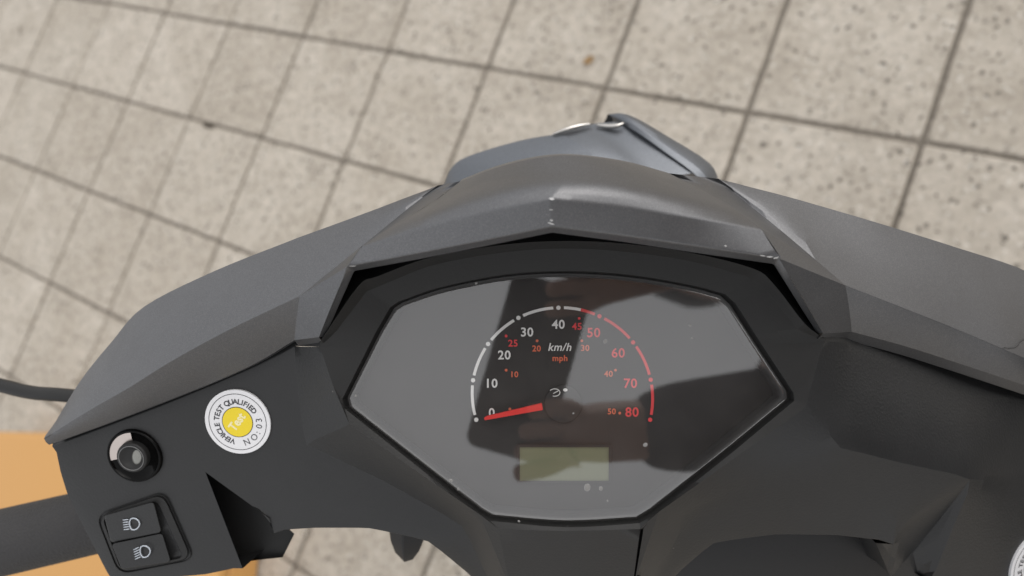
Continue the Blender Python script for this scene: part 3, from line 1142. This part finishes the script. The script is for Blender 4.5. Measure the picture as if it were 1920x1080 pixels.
# raised right edge bar
FE = PL((1140, 214, -.135), (1165, 212, -.128), (1195, 222, -.124), (1250, 254, -.118), (1330, 305, -.112), (1350, 345, -.115))
FG = PL((1150, 224, -.134), (1172, 236, -.124), (1200, 252, -.116), (1250, 288, -.108), (1300, 325, -.102), (1330, 360, -.103))
fe, fg = smooth_line(FE, 4), smooth_line(FG, 4)
mb.grid(mix_rows(fe, fg, 3, .002))
mb.grid([fe, drop(fe, .02, .002), drop(fe, .12, .03)])
mb.grid([fg, drop(fg, .008, 0)])
fa = smooth_line(FA, 4)
mb.grid([fa, drop(fa, .02, .004), drop(fa, .14, .04)])
fc = smooth_line(FC, 4)
mb.grid([fc, drop(fc, .02, .004), drop(fc, .14, .04)])
fair = mb.build('front_fairing', M['nose'], scooter, bevel=.002, angle=16)
for pts in (((1036, 252, -.124), (1062, 243, -.123), (1088, 236, -.124), (1110, 232, -.126)), ((1118, 234, -.126), (1140, 237, -.124), (1158, 236, -.122), (1170, 230, -.122))):
    mb = MB()
    mb.tube(smooth_line(PL(*pts), 4), [.0006 + .0011 * math.sin(math.pi * i / 12) for i in range(13)], 10)
    mb.build('chrome_trim', M['chrome'], fair, weld=0)

# ---- paint chips and dust along the worn edges
for px, py, L_, w_, wh in ((1034, 373, 5, 2.2, 'visor'), (1033, 393, 4, 1.0, 'visor'), (1034, 413, 3, 1.6, 'visor'), (1033, 419, 6, 1.5, 'visor'), (661, 498, 7, 1.6, 'visor'),
                           (1430, 479, 6, 1.4, 'visor'), (1443, 481, 6, 1.8, 'visor'), (1455, 483, 5, 2.0, 'visor'), (1360, 461, 3, 1.2, 'visor')):
    try:
        p, n = hit(px, py, wh)
    except Exception:
        continue
    mt = basis(p + n * .0002, n, random.uniform(-.3, .3))
    mb = MB()
    mb.face([mt @ Vector((math.cos(a) * L_ * PXM * random.uniform(.7, 1.1), math.sin(a) * w_ * PXM * random.uniform(.7, 1.1), 0)) for a in (k_ * math.pi / 4 for k_ in range(8))])
    mb.build('paint_chip', M['chip'], visor, weld=0)
mb = MB()
hr = []
for x, y in ((1880, 652), (1893, 653), (1903, 651), (1912, 641), (1925, 634)):
    p, n = hit(x, y, 'cover')
    hr.append(p + n * .0006)
mb.tube(smooth_line(hr, 5), .00012, 5)
mb.build('stray_hair', M['hair'], cover, weld=0)

# ---- lower body of the scooter, under the dash: stem, leg shield, fork, wheel
HD, RT = Vector((-.294, .956, 0)), Vector((.956, .294, 0))
W0 = to_world(P(1060, 740, 0))
G0 = Vector((W0.x, W0.y, 0))


def wb(f, r, h):
    return G0 + HD * f + RT * r + Vector((0, 0, h)) - BASE


mb = MB()
mb.tube([wb(.00, 0, .91), wb(.04, 0, .72), wb(.09, 0, .45), wb(.12, 0, .40)], .03, 20)
mb.build('steering_stem', M['inner'], scooter, world=False, weld=0)
mb = MB()
prof = [(.74, .10, .05, .05), (.66, .105, .07, .05), (.56, .10, .10, .03), (.45, .08, .14, .00), (.32, .03, .15, -.06), (.26, -.10, .14, -.16)]
rows = []
for h, f, hw, back in prof:
    rows.append([wb(f - (f - back) * abs(math.sin(a)) ** 1.5, hw * math.sin(a), h) for a in (-1.57 + k_ * 3.14 / 16 for k_ in range(17))])
mb.grid(rows)
rows2 = [[p - HD * .02 for p in r] for r in rows]
mb.grid(rows2)
for i_ in (0, -1):
    mb.grid([rows[i_], rows2[i_]])
    mb.grid([[r[i_] for r in rows], [r[i_] for r in rows2]])
mb.build('leg_shield', M['plastic'], scooter, world=False, weld=0)
mb = MB()
AX = wb(.12, 0, .2)
for sgn in (-1, 1):
    mb.tube([wb(.11, .065 * sgn, .42), wb(.12, .065 * sgn, .2)], .015, 12)
mb.tube([wb(.12, -.08, .2), wb(.12, .08, .2)], .01, 12)
mb.tube([wb(.11, -.08, .42), wb(.11, .08, .42)], .018, 12)
mb.build('fork', M['inner'], scooter, world=False, weld=0)
tyre = MB()
ring = []
for k_ in range(37):
    a = 2 * math.pi * k_ / 36
    d = HD * math.cos(a) + Vector((0, 0, 1)) * math.sin(a)
    ring.append([AX + d * (.155 + .045 * math.cos(q)) + RT * (.045 * math.sin(q)) for q in (2 * math.pi * j / 14 for j in range(15))])
tyre.grid(ring)
wheel = tyre.build('front_wheel', M['tyre'], scooter, world=False)
mb = MB()
for k_ in range(5):
    a = 2 * math.pi * k_ / 5
    d = HD * math.cos(a) + Vector((0, 0, 1)) * math.sin(a)
    mb.tube([AX, AX + d * .12], .014, 8)
ring = []
for k_ in range(37):
    a = 2 * math.pi * k_ / 36
    d = HD * math.cos(a) + Vector((0, 0, 1)) * math.sin(a)
    ring.append([AX + d * (.115 + .012 * math.cos(q)) + RT * (.032 * math.sin(q)) for q in (2 * math.pi * j / 8 for j in range(9))])
mb.grid(ring)
mb.build('rim', M['inner'], wheel, world=False, weld=0)
# dark inner body seen through the opening right of the centre column
mb = MB()
ib = [PL((1190, 1010, -.10), (1330, 985, -.075), (1480, 980, -.065), (1640, 990, -.07), (1700, 1000, -.09)),
      PL((1180, 1120, -.13), (1310, 1120, -.095), (1500, 1120, -.085), (1660, 1120, -.09), (1740, 1120, -.12))]
mb.grid(mix_rows(smooth_line(ib[0], 4), smooth_line(ib[1], 4), 5, .004))
b_ = smooth_line(ib[1], 4)
mb.grid([b_, drop(b_, .08, 0)])
b_ = smooth_line(ib[0], 4)
mb.grid([b_, drop(b_, .08, -.02)])
mb.build('inner_housing', M['inner'], scooter, bevel=.002, angle=20)

# ------------------------------------------------------------------ tan box beside the scooter
BH = 0.14
cB = ground_pt(120, 812, BH)
cA = ground_pt(-420, 800, BH)
cR = ground_pt(405, 1078, BH)
ux = (cB - cA)
ux.z = 0
ux.normalize()
uy = Vector((ux.y, -ux.x, 0))
if (cR - cB).dot(uy) < 0:
    uy = -uy
Lx = (cR - cB).dot(ux)
box = empty('storage_box', Vector((cB.x, cB.y, 0)) + ux * (Lx - .45) + uy * .35)
tag(box, 'smooth orange tan box standing on the paving beyond the left grip', 'box')


def rbox(hx, hy, z0, z1, r, name, material):
    bm = bmesh.new()
    bmesh.ops.create_cube(bm, size=1)
    for v in bm.verts:
        v.co = Vector((v.co.x * 2 * hx, v.co.y * 2 * hy, z0 + (v.co.z + .5) * (z1 - z0)))
    bmesh.ops.bevel(bm, geom=list(bm.edges), offset=r, segments=5, profile=.5, affect='EDGES')
    me = bpy.data.meshes.new(name)
    bm.to_mesh(me)
    bm.free()
    for p in me.polygons:
        p.use_smooth = True
    me.materials.append(material)
    o = bpy.data.objects.new(name, me)
    COL.objects.link(o)
    o.parent = box
    return o


box.rotation_euler = (0, 0, math.atan2(ux.y, ux.x))
rbox(.44, .34, .004, .095, .015, 'body', M['tan'])
rbox(.45, .35, .100, .140, .015, 'lid', M['tan'])

for q_ in (-.14, -.02):
    o = rbox(.452, .012, .120, .1425, .006, 'groove_strip', simple('groove_brown', (0.30, 0.14, 0.045), 0.6))
    o.location = (0, q_, 0)

# ------------------------------------------------------------------ litter on the paving
def scrap(name, px, py, L, W, rot, material, label, cat_, lift=.0035, curl=.3):
    g_ = ground_pt(px, py, 0)
    bm = bmesh.new()
    rows_ = []
    for i in range(9):
        t = i / 8
        w = W * math.sin(math.pi * min(max(t, .04), .96)) ** .7
        rows_.append([bm.verts.new(((t - .5) * L, w * q_ * (1 + .15 * math.sin(9 * t)), lift + curl * W * (abs(q_) ** 2 + (t - .5) ** 2) - .001 * abs(q_))) for q_ in (-1, -.5, 0, .5, 1)])
    for a, b in zip(rows_, rows_[1:]):
        for i in range(4):
            bm.faces.new((a[i], a[i + 1], b[i + 1], b[i]))
    bmesh.ops.solidify(bm, geom=list(bm.faces), thickness=.0006)
    me = bpy.data.meshes.new(name)
    bm.to_mesh(me)
    bm.free()
    me.materials.append(material)
    o = bpy.data.objects.new(name, me)
    COL.objects.link(o)
    o.location = (g_.x, g_.y, .001)
    o.rotation_euler = (0, 0, rot)
    tag(o, label, cat_)


scrap('leaf_scrap', 1105, 115, .024, .009, .9, simple('ochre_leaf', (0.46, 0.30, 0.13), 0.7), 'tiny ochre leaf scrap lying on a slab above the nose of the scooter', 'leaf')
scrap('twig', 40, 58, .045, .0035, 2.2, simple('dry_brown', (0.12, 0.085, 0.055), 0.8), 'short brown twig on the paving at the far upper left', 'twig')
scrap('withered_leaf', 392, 237, .05, .006, -.02, simple('withered_brown', (0.10, 0.075, 0.05), 0.8), 'dark withered leaf caught in a paving joint left of the visor', 'leaf', lift=.001)

# ------------------------------------------------------------------ phone and photographer, mirrored in the instrument glass
phone = empty('phone', to_world(Vector((.015, -.073, .306))))
phone.rotation_euler = (RC @ Matrix.Rotation(math.radians(-16), 3, 'Z')).to_euler()
tag(phone, 'black phone held over the dashboard, mirrored as the dark rounded shape in the instrument glass', 'phone')


def rslab(hx, hy, r, z0, z1, name, material, cx=0, cy=0):
    bm = bmesh.new()
    pts = []
    for sx, sy, a0 in ((1, 1, 0), (-1, 1, 90), (-1, -1, 180), (1, -1, 270)):
        for k_ in range(7):
            a = math.radians(a0 + 15 * k_)
            pts.append((cx + sx * (hx - r) + r * math.cos(a), cy + sy * (hy - r) + r * math.sin(a)))
    lo, hi = [bm.verts.new((x, y, z0)) for x, y in pts], [bm.verts.new((x, y, z1)) for x, y in pts]
    bm.faces.new(hi)
    bm.faces.new(list(reversed(lo)))
    for i in range(len(pts)):
        j = (i + 1) % len(pts)
        bm.faces.new((lo[i], lo[j], hi[j], hi[i]))
    me = bpy.data.meshes.new(name)
    bm.to_mesh(me)
    bm.free()
    me.materials.append(material)
    o = bpy.data.objects.new(name, me)
    COL.objects.link(o)
    o.parent = phone
    return o


rslab(.0375, .082, .011, -.004, .004, 'case', M['phone'])
rslab(.034, .078, .009, .0041, .0043, 'screen', M['gloss'])


def skin_mesh(name, nodes, edges, root, material, parent, sub=2):
    me = bpy.data.meshes.new(name)
    keys = list(nodes)
    me.from_pydata([nodes[k_][0] for k_ in keys], [(keys.index(a), keys.index(b)) for a, b in edges], [])
    o = bpy.data.objects.new(name, me)
    COL.objects.link(o)
    o.parent = parent
    md = o.modifiers.new('skin', 'SKIN')
    md.use_smooth_shade = True
    lay = me.skin_vertices[0].data
    for i, k_ in enumerate(keys):
        r = nodes[k_][1]
        lay[i].radius = (r, r) if not isinstance(r, tuple) else r
        lay[i].use_root = (k_ == root)
    sb = o.modifiers.new('sub', 'SUBSURF')
    sb.levels = sub
    sb.render_levels = sub
    me.materials.append(material)
    return o


PB = Vector((2.44, -.16, 0))
person = empty('person', PB)
tag(person, 'person in dark clothes holding the phone, mirrored at the right of the instrument glass', 'person')


def SW(x, y, z):
    return to_world(Vector((x, y, z))) - PB


RZ = Matrix.Rotation(math.radians(-8), 3, 'Z')
nd = dict(pel=(Vector((0, 0, .92)), .14), belly=(Vector((-.03, 0, 1.08)), .13), chest=(Vector((-.10, 0, 1.28)), .15), neck=(Vector((-.16, 0, 1.46)), .055),
          head=(Vector((-.20, 0, 1.60)), .085), crown=(Vector((-.20, 0, 1.70)), .07))
ed = [('pel', 'belly'), ('belly', 'chest'), ('chest', 'neck'), ('neck', 'head'), ('head', 'crown')]
for sd, sg in (('l', -1), ('r', 1)):
    nd['hip' + sd] = (Vector((.0, .10 * sg, .86)), .09)
    nd['knee' + sd] = (Vector((-.03, .11 * sg, .48)), .06)
    nd['ank' + sd] = (Vector((.02, .11 * sg, .08)), .042)
    nd['toe' + sd] = (Vector((-.17, .13 * sg, .035)), .034)
    nd['sh' + sd] = (Vector((-.12, .19 * sg, 1.37)), .06)
    ed += [('pel', 'hip' + sd), ('hip' + sd, 'knee' + sd), ('knee' + sd, 'ank' + sd), ('ank' + sd, 'toe' + sd), ('chest', 'sh' + sd)]
nd = {k_: (RZ @ v[0], v[1]) for k_, v in nd.items()}
# right-hand forearm (upper in the glass) and left-hand forearm (lower)
nd['elr'] = (SW(.38, .09, .36), .046)
nd['wrr'] = (SW(.155, .028, .315), .030)
nd['par'] = (SW(.100, .014, .312), (.018, .034))
nd['ell'] = (SW(.36, -.115, .34), .046)
nd['wrl'] = (SW(.125, -.132, .315), .030)
nd['pal'] = (SW(.075, -.134, .315), (.018, .034))
ed += [('shr', 'elr'), ('elr', 'wrr'), ('wrr', 'par'), ('shl', 'ell'), ('ell', 'wrl'), ('wrl', 'pal')]
for sd, y0, dx in (('r', .038, .018), ('l', -.108, -.010)):
    for k_ in range(4):
        yy = y0 - k_ * .0185
        xx = dx - k_ * .005
        ln_ = (.9, 1.0, .97, .8)[k_]
        nd['f%s%d0' % (sd, k_)] = (SW(.060 + xx, yy, .306), .0098)
        nd['f%s%d1' % (sd, k_)] = (SW(.046 + xx, yy, .294), .0088)
        nd['f%s%d2' % (sd, k_)] = (SW(.046 + xx - .026 * ln_, yy - .003, .2915), .0080)
        ed += [('pa' + sd, 'f%s%d0' % (sd, k_)), ('f%s%d0' % (sd, k_), 'f%s%d1' % (sd, k_)), ('f%s%d1' % (sd, k_), 'f%s%d2' % (sd, k_))]
    nd['t%s0' % sd] = (SW(.072 + dx, y0 - .02, .325), .011)
    nd['t%s1' % sd] = (SW(.042 + dx, y0 - .022, .322), .0095)
    nd['t%s2' % sd] = (SW(.020 + dx, y0 - .018, .3195), .0085)
    ed += [('pa' + sd, 't%s0' % sd), ('t%s0' % sd, 't%s1' % sd), ('t%s1' % sd, 't%s2' % sd)]
body = skin_mesh('body', nd, ed, 'pel', M['skin'], person)
cl = {k_: (v[0], v[1] + (.016 if not k_.startswith('wr') else .014)) for k_, v in nd.items() if k_[:2] in ('pe', 'be', 'ch', 'hi', 'kn', 'an', 'to', 'sh', 'el', 'wr')}
for sd in 'lr':
    cl['wr' + sd] = (cl['wr' + sd][0].lerp(cl['el' + sd][0], .03 if sd == 'r' else -.10), .041)
ce = [(a, b) for a, b in ed if a in cl and b in cl]
skin_mesh('clothing', cl, ce, 'pel', M['jacket'], person)
hd_ = bmesh.new()
bmesh.ops.create_uvsphere(hd_, u_segments=20, v_segments=12, radius=.105)
for v in hd_.verts:
    v.co = Vector((v.co.x * 1.0 + (.02 if v.co.z < 0 else 0), v.co.y * .9, v.co.z * 1.1)) + Vector((-.185, 0, 1.665))
    v.co = RZ @ v.co
me = bpy.data.meshes.new('hair')
hd_.to_mesh(me)
hd_.free()
me.materials.append(M['hair'])
ho = bpy.data.objects.new('hair', me)
COL.objects.link(ho)
ho.parent = person
